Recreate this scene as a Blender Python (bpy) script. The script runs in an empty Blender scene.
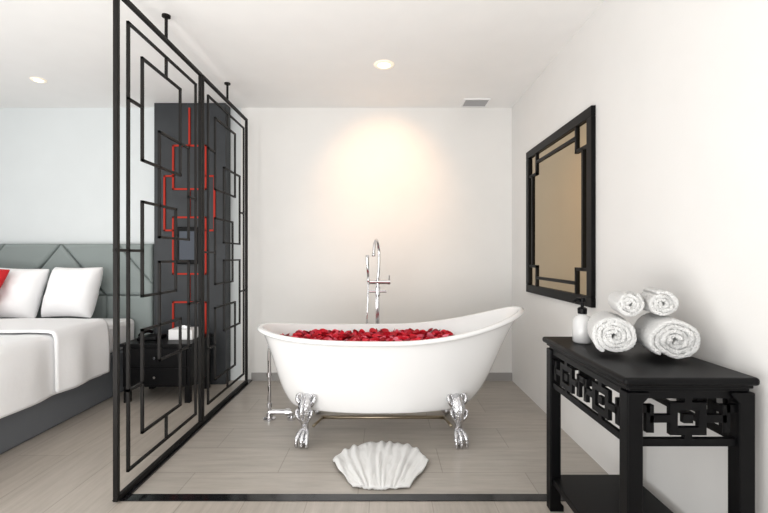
import bpy, bmesh, math, random
from mathutils import Vector, Matrix, noise
random.seed(7)
S = bpy.context.scene
try:
    S.view_settings.view_transform = 'Standard'
    S.view_settings.look = 'None'
except Exception:
    pass
COL = S.collection

# ---------------- materials ----------------
def mat(name, color, rough=0.5, metal=0.0, bump=0.0, bscale=50.0, var=0.0, vscale=5.0, emis=None, estr=0, coat=0.0, stretch=None, sheen=0, spec=None, bdist=.01):
    m = bpy.data.materials.new(name); m.use_nodes = True
    nt = m.node_tree; b = nt.nodes['Principled BSDF']
    c = tuple(color)+(1,)
    b.inputs['Base Color'].default_value = c
    b.inputs['Roughness'].default_value = rough
    b.inputs['Metallic'].default_value = metal
    if spec is not None: b.inputs['Specular IOR Level'].default_value = spec
    if coat: b.inputs['Coat Weight'].default_value = coat
    if sheen: b.inputs['Sheen Weight'].default_value = sheen
    tc = nt.nodes.new('ShaderNodeTexCoord')
    src = tc.outputs['Object']
    if stretch:
        mp = nt.nodes.new('ShaderNodeMapping'); mp.inputs['Scale'].default_value = stretch
        nt.links.new(src, mp.inputs['Vector']); src = mp.outputs['Vector']
    n = nt.nodes.new('ShaderNodeTexNoise'); n.inputs['Scale'].default_value = vscale; n.inputs['Detail'].default_value = 4
    nt.links.new(src, n.inputs['Vector'])
    r = nt.nodes.new('ShaderNodeValToRGB')
    r.color_ramp.elements[0].position = .3; r.color_ramp.elements[1].position = .7
    r.color_ramp.elements[0].color = tuple(x*(1-var) for x in color)+(1,)
    r.color_ramp.elements[1].color = tuple(min(1, x*(1+var)) for x in color)+(1,)
    nt.links.new(n.outputs['Fac'], r.inputs['Fac']); nt.links.new(r.outputs['Color'], b.inputs['Base Color'])
    if bump:
        n2 = nt.nodes.new('ShaderNodeTexNoise'); n2.inputs['Scale'].default_value = bscale
        nt.links.new(src, n2.inputs['Vector'])
        bp = nt.nodes.new('ShaderNodeBump'); bp.inputs['Strength'].default_value = bump; bp.inputs['Distance'].default_value = bdist
        nt.links.new(n2.outputs['Fac'], bp.inputs['Height']); nt.links.new(bp.outputs['Normal'], b.inputs['Normal'])
    if emis:
        b.inputs['Emission Color'].default_value = tuple(emis)+(1,); b.inputs['Emission Strength'].default_value = estr
    return m

def tile_mat(name, c1, c2, mortar, bw, rh, rot=0.0, msize=.003):
    m = bpy.data.materials.new(name); m.use_nodes = True
    nt = m.node_tree; b = nt.nodes['Principled BSDF']; L = nt.links.new
    tc = nt.nodes.new('ShaderNodeTexCoord')
    mp0 = nt.nodes.new('ShaderNodeMapping'); mp0.inputs['Rotation'].default_value = (0, 0, rot)
    mp0.inputs['Location'].default_value = (.13, .07, 0)
    L(tc.outputs['Object'], mp0.inputs['Vector'])
    br = nt.nodes.new('ShaderNodeTexBrick'); br.inputs['Scale'].default_value = 1
    br.inputs['Brick Width'].default_value = bw; br.inputs['Row Height'].default_value = rh
    br.inputs['Mortar Size'].default_value = msize; br.inputs['Mortar Smooth'].default_value = .3
    br.inputs['Color1'].default_value = (1, 1, 1, 1); br.inputs['Color2'].default_value = (.90, .90, .90, 1)
    br.inputs['Mortar'].default_value = tuple(mortar)+(1,)
    L(mp0.outputs['Vector'], br.inputs['Vector'])
    mp = nt.nodes.new('ShaderNodeMapping'); mp.inputs['Scale'].default_value = (2.0, 20, 1)
    L(mp0.outputs['Vector'], mp.inputs['Vector'])
    n = nt.nodes.new('ShaderNodeTexNoise'); n.inputs['Scale'].default_value = 1.3; n.inputs['Detail'].default_value = 8; n.inputs['Roughness'].default_value = .7
    L(mp.outputs['Vector'], n.inputs['Vector'])
    r = nt.nodes.new('ShaderNodeValToRGB'); r.color_ramp.elements[0].position = .3; r.color_ramp.elements[1].position = .7
    r.color_ramp.elements[0].color = tuple(c1)+(1,); r.color_ramp.elements[1].color = tuple(c2)+(1,)
    L(n.outputs['Fac'], r.inputs['Fac'])
    mx = nt.nodes.new('ShaderNodeMixRGB'); mx.blend_type = 'MULTIPLY'; mx.inputs['Fac'].default_value = 1
    L(r.outputs['Color'], mx.inputs['Color1']); L(br.outputs['Color'], mx.inputs['Color2'])
    L(mx.outputs['Color'], b.inputs['Base Color'])
    b.inputs['Roughness'].default_value = .30
    bp = nt.nodes.new('ShaderNodeBump'); bp.inputs['Strength'].default_value = .2; bp.inputs['Distance'].default_value = .002; bp.invert = True
    L(br.outputs['Fac'], bp.inputs['Height']); L(bp.outputs['Normal'], b.inputs['Normal'])
    return m

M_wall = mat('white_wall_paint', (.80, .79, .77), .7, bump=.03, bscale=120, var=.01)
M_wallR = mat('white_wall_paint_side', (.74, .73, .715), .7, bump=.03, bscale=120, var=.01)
M_ceil = mat('ceiling_paint', (.88, .875, .865), .8, var=.01)
M_bedwall = mat('pale_blue_paint', (.70, .735, .745), .7, var=.01)
M_floor_in = tile_mat('wood_look_tile', (.34, .31, .275), (.475, .435, .39), (.68, .67, .65), .9, .3)
M_floor_out = tile_mat('wood_look_tile_room', (.36, .32, .275), (.49, .44, .39), (.70, .69, .67), 1.2, .3, rot=math.radians(90))
M_black = mat('black_lacquer', (.0025, .0025, .003), .42, var=.1, spec=.14)
M_track = mat('black_trim_metal', (.006, .006, .007), .12, spec=.5)
M_screen = mat('dark_bronze_metal', (.008, .007, .0065), .5, spec=.2)
M_base = mat('grey_skirting', (.33, .32, .31), .5)
M_chrome = mat('chrome', (.72, .72, .74), .08, metal=1)
M_chromeo = mat('cast_chrome', (.64, .64, .66), .16, metal=1, bump=.7, bscale=75)
M_brass = mat('brushed_brass', (.45, .38, .28), .35, metal=1)
M_enamel = mat('white_enamel', (.88, .88, .88), .12, coat=.5)
M_towel = mat('white_terry', (.90, .90, .89), .95, bump=1, bscale=230, sheen=.3, bdist=.014)
M_mat = mat('white_towelling', (.88, .88, .87), .95, bump=.9, bscale=180, sheen=.2, bdist=.010)
M_linen = mat('white_linen', (.92, .92, .93), .85, bump=.2, bscale=25)
M_grey = mat('grey_upholstery', (.24, .275, .27), .75, bump=.15, bscale=300)
M_seam = mat('seam_fabric', (.12, .14, .14), .9, bump=.2, bscale=300)
M_frame = mat('dark_grey_upholstery', (.14, .15, .165), .85, bump=.3, bscale=300)
M_redf = mat('red_fabric', (.50, .008, .012), .8, bump=.2, bscale=200)
M_red = mat('red_lacquer', (.42, .028, .014), .6, spec=.2)
M_char = mat('charcoal_panel', (.034, .037, .041), .45, var=.15, spec=.3)
M_mirror = mat('bronze_mirror', (.45, .355, .23), .05, metal=1)
M_glow = mat('lamp_glow', (1, .9, .7), .5, emis=(1, .88, .6), estr=3.0)
M_ring = mat('trim_ring_painted_glow', (.9, .86, .8), .35, emis=(1, .74, .42), estr=.32)  # warm lamplight on the ring put into the material as weak emission
M_white = mat('white_plastic', (.85, .85, .85), .35)
M_grille = mat('vent_grey', (.42, .42, .43), .5)
M_ceram = mat('grey_ceramic', (.60, .60, .60), .25, coat=.3)
M_water = mat('milky_water', (.72, .78, .80), .05)
M_glassl = mat('dark_lamp_glass', (.06, .07, .09), .2)

M_petal = bpy.data.materials.new('rose_petal'); M_petal.use_nodes = True
nt = M_petal.node_tree; pb = nt.nodes['Principled BSDF']
gm = nt.nodes.new('ShaderNodeNewGeometry'); rp = nt.nodes.new('ShaderNodeValToRGB')
rp.color_ramp.elements[0].color = (.22, .001, .008, 1); rp.color_ramp.elements[1].color = (.95, .26, .36, 1)
e = rp.color_ramp.elements.new(.25); e.color = (.52, .003, .014, 1)
e = rp.color_ramp.elements.new(.75); e.color = (.80, .015, .04, 1)
nt.links.new(gm.outputs['Random Per Island'], rp.inputs['Fac']); nt.links.new(rp.outputs['Color'], pb.inputs['Base Color'])
pb.inputs['Roughness'].default_value = .55

# ---------------- helpers ----------------
def thing(name, loc, label, category, rot=(0, 0, 0), group=None):
    e = bpy.data.objects.new(name, None); e.empty_display_size = .1
    e.location = loc; e.rotation_euler = rot; COL.objects.link(e)
    e['label'] = label; e['category'] = category
    if group: e['group'] = group
    return e

def finish(name, bm, m, parent=None, smooth=False, bevel=0, subsurf=0, loc=None, rot=None, label=None, category=None, kind=None, group=None, recalc=True):
    if recalc: bmesh.ops.recalc_face_normals(bm, faces=bm.faces)
    me = bpy.data.meshes.new(name); bm.to_mesh(me); bm.free()
    for mm in (m if isinstance(m, (list, tuple)) else [m]): me.materials.append(mm)
    if smooth:
        for p in me.polygons: p.use_smooth = True
    o = bpy.data.objects.new(name, me); COL.objects.link(o)
    if parent: o.parent = parent
    if loc: o.location = loc
    if rot: o.rotation_euler = rot
    if bevel:
        b = o.modifiers.new('bevel', 'BEVEL'); b.width = bevel; b.segments = 2; b.limit_method = 'ANGLE'
    if subsurf:
        s = o.modifiers.new('sub', 'SUBSURF'); s.levels = subsurf; s.render_levels = subsurf
    if label: o['label'] = label
    if category: o['category'] = category
    if kind: o['kind'] = kind
    if group: o['group'] = group
    return o

def box(bm, x0, x1, y0, y1, z0, z1):
    v = [bm.verts.new(p) for p in ((x0,y0,z0),(x1,y0,z0),(x1,y1,z0),(x0,y1,z0),(x0,y0,z1),(x1,y0,z1),(x1,y1,z1),(x0,y1,z1))]
    for f in ((3,2,1,0),(4,5,6,7),(0,1,5,4),(1,2,6,5),(2,3,7,6),(3,0,4,7)):
        bm.faces.new([v[i] for i in f])

def tube(bm, pts, rad, n=12, sy=1.0):
    pts = [Vector(p) for p in pts]
    if not isinstance(rad, (list, tuple)): rad = [rad]*len(pts)
    rings = []; up = None
    for i, p in enumerate(pts):
        t = (pts[min(i+1, len(pts)-1)]-pts[max(i-1, 0)]).normalized()
        if up is None:
            up = Vector((0, 0, 1)) if abs(t.z) < .9 else Vector((0, 1, 0))
        a = t.cross(up).normalized(); up = a.cross(t).normalized()
        rings.append([bm.verts.new(p + (a*math.cos(2*math.pi*k/n)+up*math.sin(2*math.pi*k/n)*sy)*rad[i]) for k in range(n)])
    for r0, r1 in zip(rings, rings[1:]):
        for k in range(n):
            bm.faces.new((r0[k], r0[(k+1) % n], r1[(k+1) % n], r1[k]))
    bm.faces.new(rings[0][::-1]); bm.faces.new(rings[-1])

def lathe(bm, prof, n=28, cx=0, cy=0):
    rings = [[bm.verts.new((cx+r*math.cos(2*math.pi*k/n), cy+r*math.sin(2*math.pi*k/n), z)) for k in range(n)] for r, z in prof]
    for r0, r1 in zip(rings, rings[1:]):
        for k in range(n): bm.faces.new((r0[k], r0[(k+1) % n], r1[(k+1) % n], r1[k]))
    bm.faces.new(rings[0][::-1]); bm.faces.new(rings[-1])

def sphere(bm, c, r, sc=(1, 1, 1)):
    bmesh.ops.create_uvsphere(bm, u_segments=14, v_segments=9, radius=r, matrix=Matrix.Translation(c) @ Matrix.Diagonal((*sc, 1)))

def smoothpath(pts, n=6):
    out = []
    P = [Vector(p) for p in pts]; P = [P[0]*2-P[1]]+P+[P[-1]*2-P[-2]]
    for i in range(1, len(P)-2):
        for k in range(n):
            t = k/n; a, b, c, d = P[i-1], P[i], P[i+1], P[i+2]
            out.append(.5*((2*b)+(c-a)*t+(2*a-5*b+4*c-d)*t*t+(3*b-a-3*c+d)*t**3))
    out.append(P[-2]); return out

# ---------------- dimensions ----------------
XR, YB, H = 1.218, 4.063, 2.598
XS = -1.28      # screen plane
YF = 2.09       # front trim

# ---------------- room ----------------
def shell(name, args, m):
    bm = bmesh.new(); box(bm, *args); return finish(name, bm, m, kind='structure')
XL, Y0 = -4.6, -1.8
bm = bmesh.new()
def quad(bm, x0, x1, y0, y1, z, mi):
    f = bm.faces.new([bm.verts.new(p) for p in ((x0,y0,z),(x1,y0,z),(x1,y1,z),(x0,y1,z))]); f.material_index = mi
box(bm, XL, XR, Y0, YB, -.1, -.001)
quad(bm, XL, XS, Y0, YB, 0, 1); quad(bm, XS, XR, Y0, YF, 0, 1); quad(bm, XS, XR, YF, YB, 0, 0)
finish('floor', bm, [M_floor_in, M_floor_out], kind='structure', recalc=False)
shell('ceiling', (XL, XR, Y0, YB, H, H+.1), M_ceil)
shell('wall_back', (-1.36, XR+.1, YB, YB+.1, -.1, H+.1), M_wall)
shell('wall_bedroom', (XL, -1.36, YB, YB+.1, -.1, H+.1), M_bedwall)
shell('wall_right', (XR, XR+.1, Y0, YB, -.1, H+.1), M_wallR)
shell('wall_left', (XL-.1, XL, Y0, YB+.1, -.1, H+.1), M_bedwall)
shell('baseboard_back', (-1.26, XR, YB-.012, YB, 0, .075), M_base)
shell('trim_1', (XS-.03, XR, YF-.034, YF+.024, 0, .004), M_track)
shell('trim_2', (XS-.03, XS+.03, YF+.024, YB, 0, .010), M_track)

# ---------------- ceiling fixtures ----------------
def downlight(x, y, warm, energy, tilt, k=1.0):
    t = thing('recessed_downlight', (x, y, H), 'round recessed ceiling downlight with white ring, switched on', 'ceiling light', group='recessed ceiling downlights')
    bm = bmesh.new()
    n = 32; prof = [(.046*k, -.001), (.048*k, -.008), (.070*k, -.008), (.076*k, -.001)]
    rings = [[bm.verts.new((r*math.cos(2*math.pi*j/n), r*math.sin(2*math.pi*j/n), z)) for j in range(n)] for r, z in prof]
    for r0, r1 in zip(rings, rings[1:]):
        for j in range(n): bm.faces.new((r0[j], r0[(j+1) % n], r1[(j+1) % n], r1[j]))
    finish('trim_ring', bm, M_ring, t, smooth=True)
    bm = bmesh.new(); lathe(bm, [(.0455*k, -.0005), (.0455*k, -.007), (.038*k, -.010)], 32)
    finish('lamp_lens', bm, M_glow, t)
    L = bpy.data.lights.new('downlight_lamp', 'SPOT'); L.energy = energy; L.color = warm
    L.spot_size = math.radians(78); L.spot_blend = 1; L.shadow_soft_size = .05
    o = bpy.data.objects.new('downlight_lamp', L); COL.objects.link(o); o.location = (x, y, H-.03); o.rotation_euler = (tilt, 0, 0)
downlight(0, 3.15, (1, .56, .27), 44, math.radians(54))
downlight(-2.77, 3.42, (1, .88, .72), 6, 0, .72)

vt = thing('ceiling_vent', (.84, 3.92, H), 'small square grey louvred ceiling ventilation grille', 'vent')
bm = bmesh.new()
for a in ((-.12, .12, -.10, -.085), (-.12, .12, .085, .10), (-.12, -.105, -.085, .085), (.105, .12, -.085, .085)):
    box(bm, a[0], a[1], a[2], a[3], -.012, 0)
finish('vent_frame', bm, M_white, vt)
bm = bmesh.new()
for i in range(8):
    y = -.08+i*.021; box(bm, -.104, .104, y, y+.012, -.01, -.001)
finish('louvre', bm, M_grille, vt)

# ---------------- bathtub ----------------
TY = 2.92; ZB = .195
KT = [(0, -.35), (.0, -.06), (.012, .0), (.05, .08), (.12, .19), (.22, .31), (.36, .43), (.52, .55), (.66, .66), (.8, .78), (.9, .88), (.96, .95)]
def kf(f):
    for (a, ka), (b, kb) in zip(KT[1:], KT[2:]):
        if f <= b: return ka+(kb-ka)*(f-a)/max(b-a, 1e-6)
    return .97
def se(t, n):
    c, s = math.cos(t), math.sin(t)
    return math.copysign(abs(c)**(2/n), c), math.copysign(abs(s)**(2/n), s)
def outline(t, k, off=0):
    q, s = se(t, 2.25)
    cx = -.03+(.048+.03)*k; a = .60+(.885-.60)*k; b = .255+(.335-.255)*k
    return cx+(a+off)*q, (b+off)*s
def zrim(t):
    q, s = se(t, 2.25)
    return .655+(.17*q**2 if q > 0 else .05*q**4)
tub = thing('bathtub', (0, TY, 0), 'white freestanding slipper bathtub on chrome claw feet, filled with rose petals', 'bathtub')
bm = bmesh.new(); N = 72; rings = []
def ring(f, k, off=0, dz=0):
    r = []
    for i in range(N):
        t = 2*math.pi*i/N; x, y = outline(t, k, off); z = ZB+(zrim(t)-ZB)*f+dz
        r.append(bm.verts.new((x, y, z)))
    rings.append(r)
for f, k in KT: ring(f, k)
for off, dz in ((0.008, -.020), (.022, -.018), (.030, -.008), (.028, .004), (.018, .011), (.004, .012), (-.010, .006), (-.018, -.008)):
    ring(1, .97, off, dz)
for f, k in reversed(KT[2:]): ring(f*.93+.05, k, -.028)
ring(.05, -.35, 0)
for r0, r1 in zip(rings, rings[1:]):
    for k in range(N): bm.faces.new((r0[k], r0[(k+1) % N], r1[(k+1) % N], r1[k]))
bm.faces.new(rings[0][::-1]); bm.faces.new(rings[-1])
finish('tub_body', bm, M_enamel, tub, smooth=True, subsurf=1)

def claw(x, y, sx, sy):
    bm = bmesh.new()
    d = Vector((sx*.22, sy, 0)).normalized()
    side = Vector((-d.y, d.x, 0))
    base = Vector((x, y, 0))
    def P(o, z, s=0): return base+d*o+side*s+Vector((0, 0, z))
    pts = smoothpath([P(-.035, .305), P(.0, .275), P(.025, .23), P(.03, .18), P(.018, .13), P(.014, .09), P(.025, .055)], 5)
    key = [.020, .042, .044, .032, .024, .025, .031]
    rad = []
    for i in range(len(pts)):
        u = i/5; a = int(min(u, 5)); rad.append(key[a]+(key[a+1]-key[a])*(u-a))
    tube(bm, pts, rad, 14, .8)
    sphere(bm, P(.030, .032), .032)
    for s in (-.031, 0, .031):
        tube(bm, smoothpath([P(.015, .10, s*.5), P(.050, .082, s*.9), P(.073, .044, s*1.1), P(.070, .005, s*1.1)], 4), [.014]*4+[.015]*4+[.012]*4+[.007], 8)
    for s in (-1, 1):
        tube(bm, smoothpath([P(-.01, .23, s*.02), P(.005, .27, s*.052), P(-.005, .305, s*.057), P(-.01, .31, s*.035), P(.0, .285, s*.028)], 5), [.010+.005*math.sin(i*.3) for i in range(21)], 8)
        tube(bm, smoothpath([P(.02, .145, s*.018), P(.038, .185, s*.042), P(.03, .22, s*.052), P(.02, .215, s*.034)], 4), .010, 8)
    tube(bm, smoothpath([P(.03, .155), P(.070, .205), P(.060, .26), P(.01, .31)], 4), [.008]*3+[.015]*6+[.008]*4, 8)
    finish('claw_foot', bm, M_chromeo, tub, smooth=True, subsurf=1, label='ornate cast chrome claw foot')
for x in (-.49, .46):
    for s in (-1, 1):
        claw(x, s*.24, -1 if x < 0 else 1, s)
bm = bmesh.new()
px_, py_ = -.83, .17
tube(bm, smoothpath([(-.74, .12, .555), (-.79, .145, .555), (-.825, py_, .54), (px_, py_, .50), (px_, py_, .3), (px_, py_, .1), (px_, py_, .0)], 5), .013, 12)
tube(bm, [(px_, py_, .34), (px_, py_, .31)], .019, 14); tube(bm, [(px_, py_, .12), (px_, py_, .09)], .019, 14)
lathe(bm, [(.045, .001), (.045, .012), (.025, .018), (.02, .05)], 20, px_, py_)
tube(bm, [(px_, py_, .055), (px_+.16, py_, .055)], .018, 12)
tube(bm, [(px_+.12, py_, .055), (px_+.15, py_, .055)], .026, 12)
lathe(bm, [(.03, .001), (.03, .02), (.014, .022), (.014, .05)], 16, px_+.16, py_)
finish('drain_pipe', bm, M_chrome, tub, smooth=False, bevel=0, label='chrome overflow and drain pipe')
bm = bmesh.new(); tube(bm, [(-.43, .0, .080), (.42, .0, .080)], .012, 12)
tube(bm, [(-.42, .0, .080), (-.45, -.2, .10)], .009, 12); tube(bm, [(.41, .0, .080), (.43, -.2, .10)], .009, 12)
finish('brace_bar', bm, M_brass, tub, smooth=True, label='thin metal brace bar between the feet')

# water + petals
ZW = .585
def wline(t, inset, z):
    f = (z-ZB)/(zrim(t)-ZB); return outline(t, kf((f-.05)/.93), -inset)
bm = bmesh.new()
vs = []
for i in range(64):
    x, y = wline(2*math.pi*i/64, .035, ZW); vs.append(bm.verts.new((x, y, 0)))
bm.faces.new(vs)
finish('bath_water', bm, M_water, loc=(0, TY, ZW), label='still bath water filling the white bathtub', category='water', kind='stuff')
bm = bmesh.new()
for i in range(900):
    t = random.uniform(0, 2*math.pi); rr = math.sqrt(random.random())
    x, y = wline(t, .072, ZW); x = x*rr; y *= rr
    if x > .47: continue
    c = Vector((x, y, .006+random.random()*.034))
    R = Matrix.Rotation(random.uniform(0, 6.28), 4, 'Z') @ Matrix.Rotation(random.gauss(0, .55), 4, 'X') @ Matrix.Rotation(random.gauss(0, .55), 4, 'Y')
    s = random.uniform(.021, .031); cup = random.uniform(.35, .8)
    G = 6; g = []
    for a in range(G):
        row = []
        for b in range(G):
            u = -1+2*a/(G-1); v = -1+2*b/(G-1)
            w = math.sqrt(max(0, 1-v*v/2)); px = u*w*(1+.15*v); py = v*math.sqrt(1-u*u/2)
            p = Vector((px*s, py*s*1.15, (px*px+.6*py*py)*s*cup))
            row.append(bm.verts.new(c+(R @ p)))
        g.append(row)
    for a in range(G-1):
        for b in range(G-1): bm.faces.new((g[a][b], g[a+1][b], g[a+1][b+1], g[a][b+1]))
finish('rose_petals', bm, M_petal, loc=(0, TY, ZW), smooth=True, label='red and crimson rose petals floating on the bath water', category='rose petals', kind='stuff')

# ---------------- tub filler ----------------
fx = thing('bath_faucet', (-.05, 3.43, 0), 'tall chrome floor-standing gooseneck tub filler with hand shower', 'faucet')
bm = bmesh.new()
lathe(bm, [(.055, .001), (.055, .008), (.03, .014), (.014, .03), (.014, .86), (.020, .87), (.020, .93), (.014, .94), (.014, 1.0), (.010, 1.01)], 20)
finish('column', bm, M_chrome, fx, smooth=False)
bm = bmesh.new()
tube(bm, smoothpath([(.0, 0, .98), (.01, 0, 1.1), (.01, 0, 1.22), (0, -.03, 1.285), (-.01, -.09, 1.31), (-.022, -.15, 1.28), (-.028, -.17, 1.2)], 6), .011, 12)
tube(bm, [(-.028, -.17, 1.205), (-.029, -.172, 1.18)], .014, 12)
finish('spout', bm, M_chrome, fx, smooth=True)
bm = bmesh.new()
tube(bm, [(-.085, 0, .975), (.08, 0, .975)], .018, 14); tube(bm, [(-.07, 0, .9), (.07, 0, .9)], .011, 12)
finish('mixer_body', bm, M_chrome, fx, smooth=False)
bm = bmesh.new()
tube(bm, [(.08, 0, .975), (.085, 0, .975), (.10, 0, .975)], .021, 14); tube(bm, [(.09, 0, .975), (.092, -.03, 1.03)], .006, 8)
finish('handle', bm, M_chrome, fx, smooth=False)
bm = bmesh.new()
tube(bm, [(-.075, -.03, 1.0), (-.08, -.035, 1.1), (-.082, -.04, 1.16), (-.083, -.045, 1.19)], [.009, .012, .014, .013], 12)
tube(bm, [(-.075, 0, .96), (-.075, -.03, .98), (-.075, -.03, 1.02)], .011, 10)
finish('hand_shower', bm, M_chrome, fx, smooth=True)
bm = bmesh.new()
tube(bm, smoothpath([(-.075, -.03, .99), (-.078, -.035, .85), (-.085, -.04, .6), (-.06, -.04, .4), (-.02, -.035, .42), (-.012, -.028, .6), (-.012, -.025, .88)], 6), .006, 8)
finish('hose', bm, M_chrome, fx, smooth=True)

# ---------------- fan-folded towel ----------------
bm = bmesh.new(); NT, NR = 260, 34; g = []
A = math.radians(27)
NP = 10
for i in range(NT+1):
    f = i/NT; th = -A+2*A*f
    ro = (.785-.18*(abs(th)/A)**2.2)*(1+.022*noise.noise(Vector((f*5, 0, 3))))
    ri = .262+.055*(abs(th)/A)**2
    row = []
    for j in range(NR+1):
        u = j/NR; r = ri+(ro-ri)*u
        fw = f+.026*math.sin(f*9+.7)+.016*math.sin(f*21+2)+.03*noise.noise(Vector((f*5, u*2, 11)))
        w = .5-.5*math.cos(2*NP*math.pi*fw)
        w = w**1.5 if int(NP*fw) % 3 else w*.7
        hv = .9+1.1*noise.noise(Vector((f*6, u*2.2, 2)))
        amp = (.006+.013*u)*max(.25, hv)
        z = .002+amp*w+.010*math.sin(math.pi*min(1, u*1.05))*math.cos((f-.5)*2.6)
        if j >= NR-1 or j <= 1: z *= .7
        z += .012*max(0, noise.noise(Vector((th*9, r*8, 0))))+.004*noise.noise(Vector((th*26, r*20, 9)))
        tw = .03*noise.noise(Vector((f*5, u*2.5, 7)))*u
        x = r*math.sin(th+tw); y = r*math.cos(th+tw)
        row.append(bm.verts.new((x, y, max(z, .001))))
    g.append(row)
for i in range(NT):
    for j in range(NR): bm.faces.new((g[i][j], g[i+1][j], g[i+1][j+1], g[i][j+1]))
o = finish('bath_mat', bm, M_mat, loc=(-.015, 1.885, 0.0085), smooth=True, label='white towelling bath mat folded into a scallop shell on the floor', category='bath mat')
sm = o.modifiers.new('sol', 'SOLIDIFY'); sm.thickness = .012; sm.offset = 0

# ---------------- console table ----------------
TX0, TX1, TYN, TYF, TZ = .768, 1.172, 1.345, 2.02, .80
tb = thing('console_table', ((TX0+TX1)/2, (TYN+TYF)/2, 0), 'black lacquered oriental console table with fretwork apron and lower shelf', 'table')
hw, hd = (TX1-TX0)/2, (TYF-TYN)/2
bm = bmesh.new()
box(bm, -hw-.016, hw+.006, -hd-.014, hd+.014, TZ-.026, TZ)
o = finish('table_top', bm, M_black, tb, bevel=.010); o.modifiers[0].segments = 4
bm = bmesh.new()
box(bm, -hw+.000, hw-.004, -hd+.002, hd-.002, TZ-.038, TZ-.026)
box(bm, -hw+.010, hw-.010, -hd+.010, hd-.010, TZ-.050, TZ-.038)
finish('waist_moulding', bm, M_black, tb, bevel=.003)
LW = .050
for sx in (-1, 1):
    for sy in (-1, 1):
        bm = bmesh.new()
        prof = [(0, 0), (LW+.014, 0), (LW+.014, .025), (LW, .04), (LW, .715), (LW+.022, .738), (LW+.022, TZ-.05), (0, TZ-.05)]
        y0 = -hd if sy < 0 else hd-LW
        def PX(u): return -hw+u if sx < 0 else hw-u
        va = [bm.verts.new((PX(u), y0, z)) for u, z in prof]; vb = [bm.verts.new((PX(u), y0+LW, z)) for u, z in prof]
        bm.faces.new(va); bm.faces.new(vb[::-1])
        for i in range(len(prof)):
            j = (i+1) % len(prof); bm.faces.new((va[i], vb[i], vb[j], va[j]))
        finish('leg', bm, M_black, tb, bevel=.004)
def fret(L, z0, z1, put, t=.024):
    m = (z0+z1)/2
    put(0, L, z1-.022, z1); put(0, L, z0, z0+t)
    def rect(a, b, c0, c1):
        put(a, b, c0, c0+t); put(a, b, c1-t, c1); put(a, a+t, c0+t, c1-t); put(b-t, b, c0+t, c1-t)
    units = max(1, round(L/.29)); U = L/units
    for i in range(units):
        cc = i*U+U/2
        rect(cc-.058, cc+.058, m-.052, m+.052)
        put(cc-.015, cc+.015, m-.014, m+.014)
        put(cc-t/2, cc+t/2, m+.052, z1-.022); put(cc-t/2, cc+t/2, z0+t, m-.052)
        for s in (-1, 1):
            e = cc+s*U/2; c2 = cc+s*.058; k = cc+s*(U/2-.030)
            a, b = sorted((c2, k)); put(a, b, m-t/2, m+t/2)
            put(k-t/2, k+t/2, m-.044, m+.044)
            a, b = sorted((k, e)); put(a, b, m+.044-t, m+.044)
AZ0, AZ1 = .575, TZ-.05
for y in (-hd+.014, hd-.036):
    bm = bmesh.new()
    fret(2*hw-2*LW, AZ0, AZ1, lambda a, b, c, d: box(bm, -hw+LW+a, -hw+LW+b, y, y+.018, c, d))
    finish('apron_fretwork', bm, M_black, tb)
for x in (-hw+.010, hw-.032):
    bm = bmesh.new()
    fret(2*hd-2*LW, AZ0, AZ1, lambda a, b, c, d: box(bm, x, x+.014, -hd+LW+a, -hd+LW+b, c, d))
    finish('apron_fretwork', bm, M_black, tb)
bm = bmesh.new()
box(bm, -hw+.012, hw-.012, -hd+.012, hd-.012, .125, .155)
finish('lower_shelf', bm, M_black, tb, bevel=.003)

# ---------------- rolled towels ----------------
def roll(x, y, z, rx, rz, length, ang, turns, label, phase=0.0, seed=0):
    bm = bmesh.new(); n = 36*turns; rows = []
    pitch = 1.0/(turns+.35)
    YS = [0, .02, .07, .2, .4, .6, .8, .93, .98, 1]; TH = [.62, .90, 1, 1, 1, 1, 1, 1, .90, .62]
    for i in range(n+1):
        t = i/n; a = phase+t*turns*2*math.pi
        rr = pitch*.35+(1-pitch*.85)*t
        dr = .08*noise.noise(Vector((math.cos(a)*1.3, math.sin(a)*1.3, seed*7.3)))*t
        row = []
        for side in (1, -1):
            sub = []
            for yy, th in zip(YS, TH):
                thk = .475*th*(1+.12*noise.noise(Vector((a*.9, seed, 4))))
                r = rr+dr+side*pitch*thk+.02*noise.noise(Vector((math.cos(a)*2, math.sin(a)*2, yy*3+seed*5)))*t
                endj = .014*noise.noise(Vector((a*.8, seed+5, 0 if yy < .5 else 9)))
                sub.append(bm.verts.new((r*rx*math.cos(a), yy*length+endj*(1 if yy < .3 or yy > .7 else .3), r*rz*math.sin(a))))
            row.append(sub)
        rows.append(row)
    m = len(YS)
    for i in range(n):
        A_, B_ = rows[i], rows[i+1]
        for s in (0, 1):
            for k in range(m-1): bm.faces.new((A_[s][k], A_[s][k+1], B_[s][k+1], B_[s][k]))
        for k in (0, m-1): bm.faces.new((A_[0][k], B_[0][k], B_[1][k], A_[1][k]))
    for i in (0, n):
        A_ = rows[i]
        for k in range(m-1): bm.faces.new((A_[0][k], A_[1][k], A_[1][k+1], A_[0][k+1]))
    o = finish('rolled_towel', bm, M_towel, loc=(x, y, z), rot=(0, 0, -ang), smooth=True, subsurf=2, label=label, category='towel', group='rolled towels on the console table')
    tx_ = bpy.data.textures.new('terry_pile', 'CLOUDS'); tx_.noise_scale = .006
    d = o.modifiers.new('pile', 'DISPLACE'); d.texture = tx_; d.strength = .008; d.mid_level = .5
roll(.868, 1.60, TZ+.082, .083, .079, .19, math.radians(20), 4, 'large white rolled bath towel lying on the black console table', 4.2, 1)
roll(1.043, 1.52, TZ+.080, .088, .077, .22, math.radians(15), 4, 'large white rolled bath towel lying on the black console table', 4.0, 2)
roll(.922, 1.60, TZ+.200, .053, .051, .17, math.radians(17), 3, 'small white rolled hand towel stacked on larger rolled towels', 1.0, 3)
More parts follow.
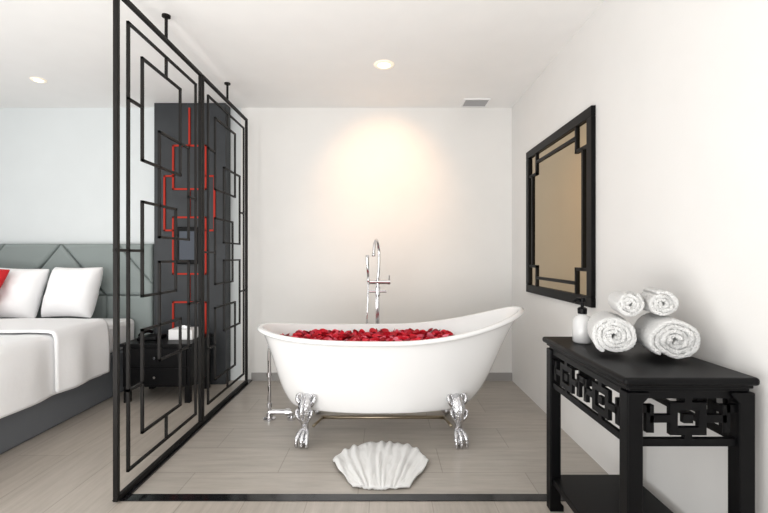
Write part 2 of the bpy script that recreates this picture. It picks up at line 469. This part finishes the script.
roll(1.030, 1.575, TZ+.204, .056, .052, .17, math.radians(16), 3, 'small white rolled hand towel stacked on larger rolled towels', 2.0, 4)

# ---------------- soap dispenser ----------------
sd = thing('soap_dispenser', (.876, 1.885, TZ), 'pale grey soap dispenser bottle with black pump on the console table', 'soap dispenser')
bm = bmesh.new(); lathe(bm, [(.034, 0), (.040, .006), (.041, .05), (.040, .095), (.032, .114), (.018, .122), (.015, .130)], 28)
finish('bottle', bm, M_ceram, sd, smooth=True)
bm = bmesh.new(); lathe(bm, [(.019, .128), (.020, .150), (.015, .155), (.007, .157), (.007, .178), (.015, .180), (.015, .196), (.011, .2)], 20)
tube(bm, [(0, 0, .190), (-.03, -.015, .193), (-.048, -.022, .184)], [.009, .007, .006], 10)
finish('pump', bm, M_black, sd, smooth=False, label='black plastic pump head')

# ---------------- wall mirror ----------------
MY0, MY1, MZ0, MZ1 = 2.45, 3.58, .885, 2.05
mr = thing('wall_mirror', (XR, (MY0+MY1)/2, MZ0), 'black-framed bronze-tinted wall mirror with oriental corner fretwork', 'mirror')
my, mh = (MY1-MY0)/2, MZ1-MZ0
bm = bmesh.new(); F = .062
D0 = -.028
box(bm, D0, -.001, -my, my, 0, F); box(bm, D0, -.001, -my, my, mh-F, mh)
box(bm, D0, -.001, -my, -my+F, F, mh-F); box(bm, D0, -.001, my-F, my, F, mh-F)
finish('mirror_frame', bm, M_black, mr, bevel=.004)
bm = bmesh.new(); box(bm, -.010, -.002, -my+F, my-F, F, mh-F)
finish('mirror_glass', bm, M_mirror, mr)
bm = bmesh.new(); t = .021
def mb(a, b, c, d): box(bm, -.022, -.010, a, b, c, d)
ay0, ay1, az0, az1 = -my+F, my-F, F, mh-F
I = .055
mb(ay0+.15, ay1-.15, az0+I, az0+I+t); mb(ay0+.15, ay1-.15, az1-I-t, az1-I)
mb(ay0+I, ay0+I+t, az0+.15, az1-.15); mb(ay1-I-t, ay1-I, az0+.15, az1-.15)
for sy in (0, 1):
    for sz in (0, 1):
        a = ay0 if sy == 0 else ay1; c = az0 if sz == 0 else az1
        dy = 1 if sy == 0 else -1; dz = 1 if sz == 0 else -1
        def m2(u0, u1, w0, w1):
            ys = sorted((a+dy*u0, a+dy*u1)); zs = sorted((c+dz*w0, c+dz*w1)); mb(ys[0], ys[1], zs[0], zs[1])
        q = .165
        m2(0, q, q-t, q); m2(q-t, q, 0, q)
finish('mirror_fretwork', bm, M_black, mr)

# ---------------- room divider screens ----------------
def screen(y0, y1):
    W = y1-y0
    t = thing('room_divider_screen', (XS, (y0+y1)/2, .010), 'dark metal geometric lattice divider screen fixed from floor track to ceiling', 'room divider', group='lattice divider screens')
    Z1 = 2.46-.010; B = .022; hx = .011
    bm = bmesh.new()
    box(bm, -hx, hx, -W/2, W/2, 0, B); box(bm, -hx, hx, -W/2, W/2, Z1-B, Z1)
    box(bm, -hx, hx, -W/2, -W/2+B, B, Z1-B); box(bm, -hx, hx, W/2-B, W/2, B, Z1-B)
    finish('screen_frame', bm, M_screen, t, bevel=.002)
    bm = bmesh.new(); b = .0068; lx = .0068
    def Y(u): return (u-.5)*W
    def hor(u0, u1, z):
        a, c = sorted((Y(u0), Y(u1))); box(bm, -lx, lx, a-b, c+b, z-b, z+b)
    def ver(u, z0, z1): box(bm, -lx, lx, Y(u)-b, Y(u)+b, z0-b, z1+b)
    def rect(u0, u1, z0, z1): hor(u0, u1, z0); hor(u0, u1, z1); ver(u0, z0, z1); ver(u1, z0, z1)
    ver(.11, .10, 2.34); ver(.91, .10, 2.34); hor(.11, .91, 2.34); hor(.11, .91, .10)
    rect(.24, .68, 1.68, 2.22); hor(.11, .24, 1.96); ver(.50, 2.22, 2.34)
    rect(.42, .80, 1.28, 1.88); hor(.80, .91, 1.56)
    rect(.24, .62, .96, 1.46); hor(0, .24, 1.20)
    rect(.42, .80, .58, 1.14); hor(.80, 1, .86)
    rect(.24, .68, .24, .78); hor(.11, .24, .50); ver(.50, .10, .24)
    finish('screen_lattice', bm, M_screen, t)
    bm = bmesh.new(); lathe(bm, [(.009, Z1), (.009, H-.012-.012), (.024, H-.012-.01), (.024, H-.0105)], 14)
    finish('ceiling_stem', bm, M_screen, t)
screen(2.03, 2.985)
screen(2.995, 3.98)

# ---------------- bedroom: decorative panel ----------------
pn = thing('decorative_wall_panel', (-1.79, YB, 0), 'tall charcoal wall panel with red lacquered geometric fretwork', 'wall panel')
bm = bmesh.new(); box(bm, -.33, .33, -.13, -.001, 0, H-.002)
finish('panel_board', bm, M_char, pn, bevel=.004)
bm = bmesh.new(); yF = -.142; q = .0078
def pb_(x0, x1, z0, z1): box(bm, x0, x1, yF, -.131, z0, z1)
def ph_(x0, x1, z): pb_(min(x0, x1)-q, max(x0, x1)+q, z-q, z+q)
def pv_(x, z0, z1): pb_(x-q, x+q, z0-q, z1+q)
def pr_(x0, x1, z0, z1): ph_(x0, x1, z0); ph_(x0, x1, z1); pv_(x0, z0, z1); pv_(x1, z0, z1)
pr_(-.15, .15, 1.02, 1.54); pr_(-.15, .15, 1.80, 2.20); pr_(-.15, .15, .38, .76)
for a, b_ in ((1.54, 1.80), (.76, 1.02), (2.20, 2.54), (.12, .38)): pv_(0, a, b_)
for s in (-1, 1):
    ph_(s*.15, s*.23, 1.92); pv_(s*.23, 1.42, 1.92); ph_(s*.15, s*.23, 1.42)
finish('panel_fretwork', bm, M_red, pn, label='red lacquered geometric fretwork')

wl = thing('wall_lamp', (-1.79, YB-.143, 1.13), 'small black rectangular reading lamp on the charcoal panel', 'wall lamp')
bm = bmesh.new(); box(bm, -.10, .10, -.04, 0, -.02, .32); finish('lamp_housing', bm, M_black, wl, bevel=.008)
bm = bmesh.new(); box(bm, -.07, .07, -.044, -.0405, .02, .28); finish('lamp_diffuser', bm, M_glassl, wl, bevel=.001)

# nightstand
ns = thing('nightstand', (-1.83, 3.64, 0), 'black lacquered nightstand cabinet with two drawers on short legs', 'nightstand')
bm = bmesh.new(); box(bm, -.29, .29, -.23, .23, .455, .48); finish('nightstand_top', bm, M_black, ns, bevel=.004)
bm = bmesh.new(); box(bm, -.27, .27, -.21, .21, .13, .455); finish('nightstand_body', bm, M_black, ns, bevel=.003)
for z0, z1 in ((.15, .28), (.30, .44)):
    bm = bmesh.new(); box(bm, -.245, .245, -.222, -.21, z0, z1); d_ = finish('drawer', bm, M_black, ns, bevel=.003)
    bm = bmesh.new(); lathe(bm, [(.004, 0), (.004, .01), (.012, .014), (.010, .024)], 14)
    k = finish('knob', bm, M_chrome, d_); k.location = (0, -.222, (z0+z1)/2); k.rotation_euler = (math.radians(90), 0, 0)
for sx in (-1, 1):
    for sy in (-1, 1):
        bm = bmesh.new(); x = sx*.245; y = sy*.185
        box(bm, x-.022, x+.022, y-.022, y+.022, 0, .13)
        finish('leg', bm, M_black, ns, bevel=.003)
ph = thing('telephone', (-1.97, 3.62, .48), 'black desk telephone on the nightstand', 'telephone')
bm = bmesh.new(); box(bm, -.08, .08, -.09, .09, 0, .03); finish('phone_body', bm, M_black, ph, bevel=.01)
bm = bmesh.new(); tube(bm, smoothpath([(-.05, -.09, .045), (-.05, -.04, .062), (-.05, .04, .062), (-.05, .09, .045)], 4), .015, 10); finish('handset', bm, M_black, ph, smooth=True)
tx = thing('tissue_box', (-1.71, 3.66, .48), 'low white box of tissues on the nightstand', 'tissue box')
bm = bmesh.new(); box(bm, -.10, .10, -.08, .08, 0, .085); finish('box_body', bm, M_white, tx, bevel=.004)
bm = bmesh.new()
g = [[bm.verts.new((-.045+.09*i/6, .012*math.sin(i*1.4+j), .085+.025*(j/5)*(1-.5*abs(i/6-.5)))) for j in range(6)] for i in range(7)]
for i in range(6):
    for j in range(5): bm.faces.new((g[i][j], g[i+1][j], g[i+1][j+1], g[i][j+1]))
finish('tissue', bm, M_linen, tx, smooth=True)

# headboard
hb = thing('headboard', (-3.3, YB-.04, 0), 'wide grey upholstered headboard with large geometric stitched pads', 'headboard')
bm = bmesh.new(); box(bm, -1.15, 1.15, -.02, .038, 0, 1.29); finish('headboard_base', bm, M_seam, hb)
bm = bmesh.new()
def clipx(pts, lim, keep_less):
    out = []
    for i in range(len(pts)):
        p, q_ = pts[i-1], pts[i]
        ip = (p[0] <= lim) if keep_less else (p[0] >= lim); iq = (q_[0] <= lim) if keep_less else (q_[0] >= lim)
        if ip != iq:
            t_ = (lim-p[0])/(q_[0]-p[0]); out.append((lim, p[1]+(q_[1]-p[1])*t_))
        if iq: out.append(q_)
    res = []
    for p in out:
        if not res or (Vector(p)-Vector(res[-1])).length > 1e-4: res.append(p)
    if len(res) > 1 and (Vector(res[0])-Vector(res[-1])).length < 1e-4: res.pop()
    return res
def pad(pts):
    pts = clipx(clipx(pts, 1.15, True), -1.15, False)
    n = len(pts)
    if n < 3: return
    area = sum(pts[i][0]*pts[(i+1) % n][1]-pts[(i+1) % n][0]*pts[i][1] for i in range(n))
    if abs(area) < .01: return
    def inset(d):
        out = []; sg = 1 if area > 0 else -1
        for i in range(n):
            p0, p1, p2 = Vector(pts[i-1]), Vector(pts[i]), Vector(pts[(i+1) % n])
            e1 = (p1-p0).normalized(); e2 = (p2-p1).normalized()
            n1 = Vector((-e1.y, e1.x))*sg; n2 = Vector((-e2.y, e2.x))*sg
            bis = (n1+n2); bis = bis/max(.3, 1+n1.dot(n2))
            out.append(p1+bis*d)
        return out
    rs = [[bm.verts.new((p.x, y, p.y)) for p in inset(d)] for d, y in ((.001, -.02), (.002, -.048), (.007, -.060), (.016, -.067), (.030, -.071))]
    for a, b_ in zip(rs, rs[1:]):
        for i in range(n): bm.faces.new((a[i], a[(i+1) % n], b_[(i+1) % n], b_[i]))
    bm.faces.new(rs[-1])
ZT = 1.30; ZM = .82; sh = .42; U = .52
xc = .30
pad([(xc, ZT), (xc+sh*.95, ZM), (xc-sh*.95, ZM)])
for i in range(3):
    a = xc+i*U
    pad([(a, ZT), (a+U, ZT), (a+U+sh, ZM), (a+sh, ZM)])
    a = xc-i*U
    pad([(a, ZT), (a-U, ZT), (a-U-sh, ZM), (a-sh, ZM)])
for i in range(-3, 4):
    pad([(xc+sh+i*U, ZM), (xc+sh+(i+1)*U, ZM), (xc+sh+(i+1)*U, .02), (xc+sh+i*U, .02)])
finish('headboard_upholstery', bm, M_grey, hb)

# bed
bed = thing('bed', (-3.2, 2.95, 0), 'double bed with dark grey upholstered base and white mattress', 'bed')
bm = bmesh.new(); box(bm, -.93, .93, -1.03, .985, .0, .36); finish('bed_base', bm, M_frame, bed, bevel=.02)
bm = bmesh.new(); box(bm, -.915, .915, -1.0, .985, .36, .615); finish('mattress', bm, M_linen, bed, bevel=.04)

def drape(name, x1, x0, ya, yb, ztop, hem, label, cat, loc, foot=True, amp=.012, rnd=.05):
    bm = bmesh.new(); step = .03; drop = ztop-hem
    nx = int((x1-x0+drop)/step); ny = int((yb-ya+(drop if foot else 0))/step); g = []
    for i in range(nx+1):
        row = []
        for j in range(ny+1):
            xs = x0+i*(x1-x0+drop)/nx; ys = yb-j*(yb-ya+(drop if foot else 0))/ny
            ox = max(0, xs-x1); oy = max(0, ya-ys)
            z = ztop-max(ox, oy)
            d = noise.noise(Vector((xs*3, ys*3, 1)))*amp+noise.noise(Vector((xs*8, ys*7, 4)))*amp*.5
            fold = .014*math.sin(ys*13+2*noise.noise(Vector((ys*2, 0, 0))))*min(1, ox/.15) if ox > 0 else 0
            x = min(xs, x1)+(fold+d*.6 if ox > 0 else 0)+(.02*min(1, ox/.2))
            y = max(ys, ya)-(.02*min(1, oy/.2) if oy > 0 else 0)
            row.append(bm.verts.new((x, y, z+(d if ox == 0 else 0))))
        g.append(row)
    for i in range(nx):
        for j in range(ny): bm.faces.new((g[i][j], g[i+1][j], g[i+1][j+1], g[i][j+1]))
    o = finish(name, bm, M_linen, loc=loc, smooth=True, label=label, category=cat)
    s = o.modifiers.new('smooth', 'SMOOTH'); s.iterations = 6; s.factor = .5
    s = o.modifiers.new('sol', 'SOLIDIFY'); s.thickness = .018; s.offset = 1
    return o
drape('duvet', .955, -.98, -1.07, .42, .635, .235, 'white duvet draped over the side of the bed', 'duvet', (-3.2, 2.95, 0), amp=.014)
drape('folded_blanket', .985, -.98, -.10, .46, .668, .25, 'white turned-down cover folded across the bed below the pillows', 'blanket', (-3.2, 2.95, 0), foot=False, amp=.008)

def pillow(x, y, z, W, Hh, T, rot, m, label, name='pillow', cat='pillow', group=None):
    bm = bmesh.new(); n = 22; sides = []
    for s in (1, -1):
        g = []
        for i in range(n+1):
            row = []
            for j in range(n+1):
                u = -1+2*i/n; v = -1+2*j/n
                px = W/2*u*(1-.06*(1-v*v)); pz = Hh/2*v*(1-.06*(1-u*u))
                th = T/2*(max(0, (1-u**4)*(1-v**4)))**.6
                th += (.024*noise.noise(Vector((u*2.5+x, v*2.5, s)))+.010*noise.noise(Vector((u*5+x, v*5, s+3))))*(1-u*u)*(1-v*v)
                row.append(bm.verts.new((px, s*th, pz)))
            g.append(row)
        for i in range(n):
            for j in range(n): bm.faces.new((g[i][j], g[i+1][j], g[i+1][j+1], g[i][j+1]))
    bmesh.ops.remove_doubles(bm, verts=bm.verts, dist=.0005)
    finish(name, bm, m, loc=(x, y, z), rot=rot, smooth=True, subsurf=1, label=label, category=cat, group=group)
G = 'white pillows propped on the bed'
LB = 'plump white pillow propped against the grey headboard'
pillow(-2.73, 3.74, .870, .48, .47, .22, (math.radians(-18), 0, math.radians(-6)), M_linen, LB, group=G)
pillow(-3.21, 3.70, .865, .49, .47, .22, (math.radians(-20), math.radians(2), math.radians(3)), M_linen, LB, group=G)
pillow(-3.74, 3.74, .870, .50, .47, .20, (math.radians(-18), 0, 0), M_linen, LB, group=G)
pillow(-3.37, 3.50, .915, .42, .42, .11, (math.radians(-22), math.radians(9), math.radians(4)), M_redf, 'red square cushion leaning on white pillows', name='cushion', cat='cushion')

# ---------------- lighting ----------------
w = bpy.data.worlds.new('World'); S.world = w; w.use_nodes = True
bg = w.node_tree.nodes['Background']; bg.inputs[0].default_value = (1, .995, .985, 1); bg.inputs[1].default_value = .95
def area(name, loc, rot, sx, sy, e, c):
    L = bpy.data.lights.new(name, 'AREA'); L.shape = 'RECTANGLE'; L.size = sx; L.size_y = sy; L.energy = e; L.color = c
    o = bpy.data.objects.new(name, L); COL.objects.link(o); o.location = loc; o.rotation_euler = rot
area('window_daylight', (-1.6, -1.7, 1.4), (math.radians(90), 0, math.radians(-4)), 2.6, 2.2, 42, (1, .995, .985))
area('side_window_daylight', (-4.3, .9, 1.6), (math.radians(90), 0, math.radians(-90)), 1.6, 1.6, 34, (1, .995, .985))
area('ceiling_bounce_fill', (-1.1, .2, .45), (math.radians(160), 0, 0), 2.5, 1.5, 78, (1, .985, .965))  # added fill with no real fixture, aimed upward to brighten the ceiling

cam = bpy.data.cameras.new('camera'); cam.lens = 20; cam.sensor_width = 36
co = bpy.data.objects.new('camera', cam); COL.objects.link(co); co.location = (0, 0, 1.18); co.rotation_euler = (math.radians(90), 0, 0)
S.camera = co
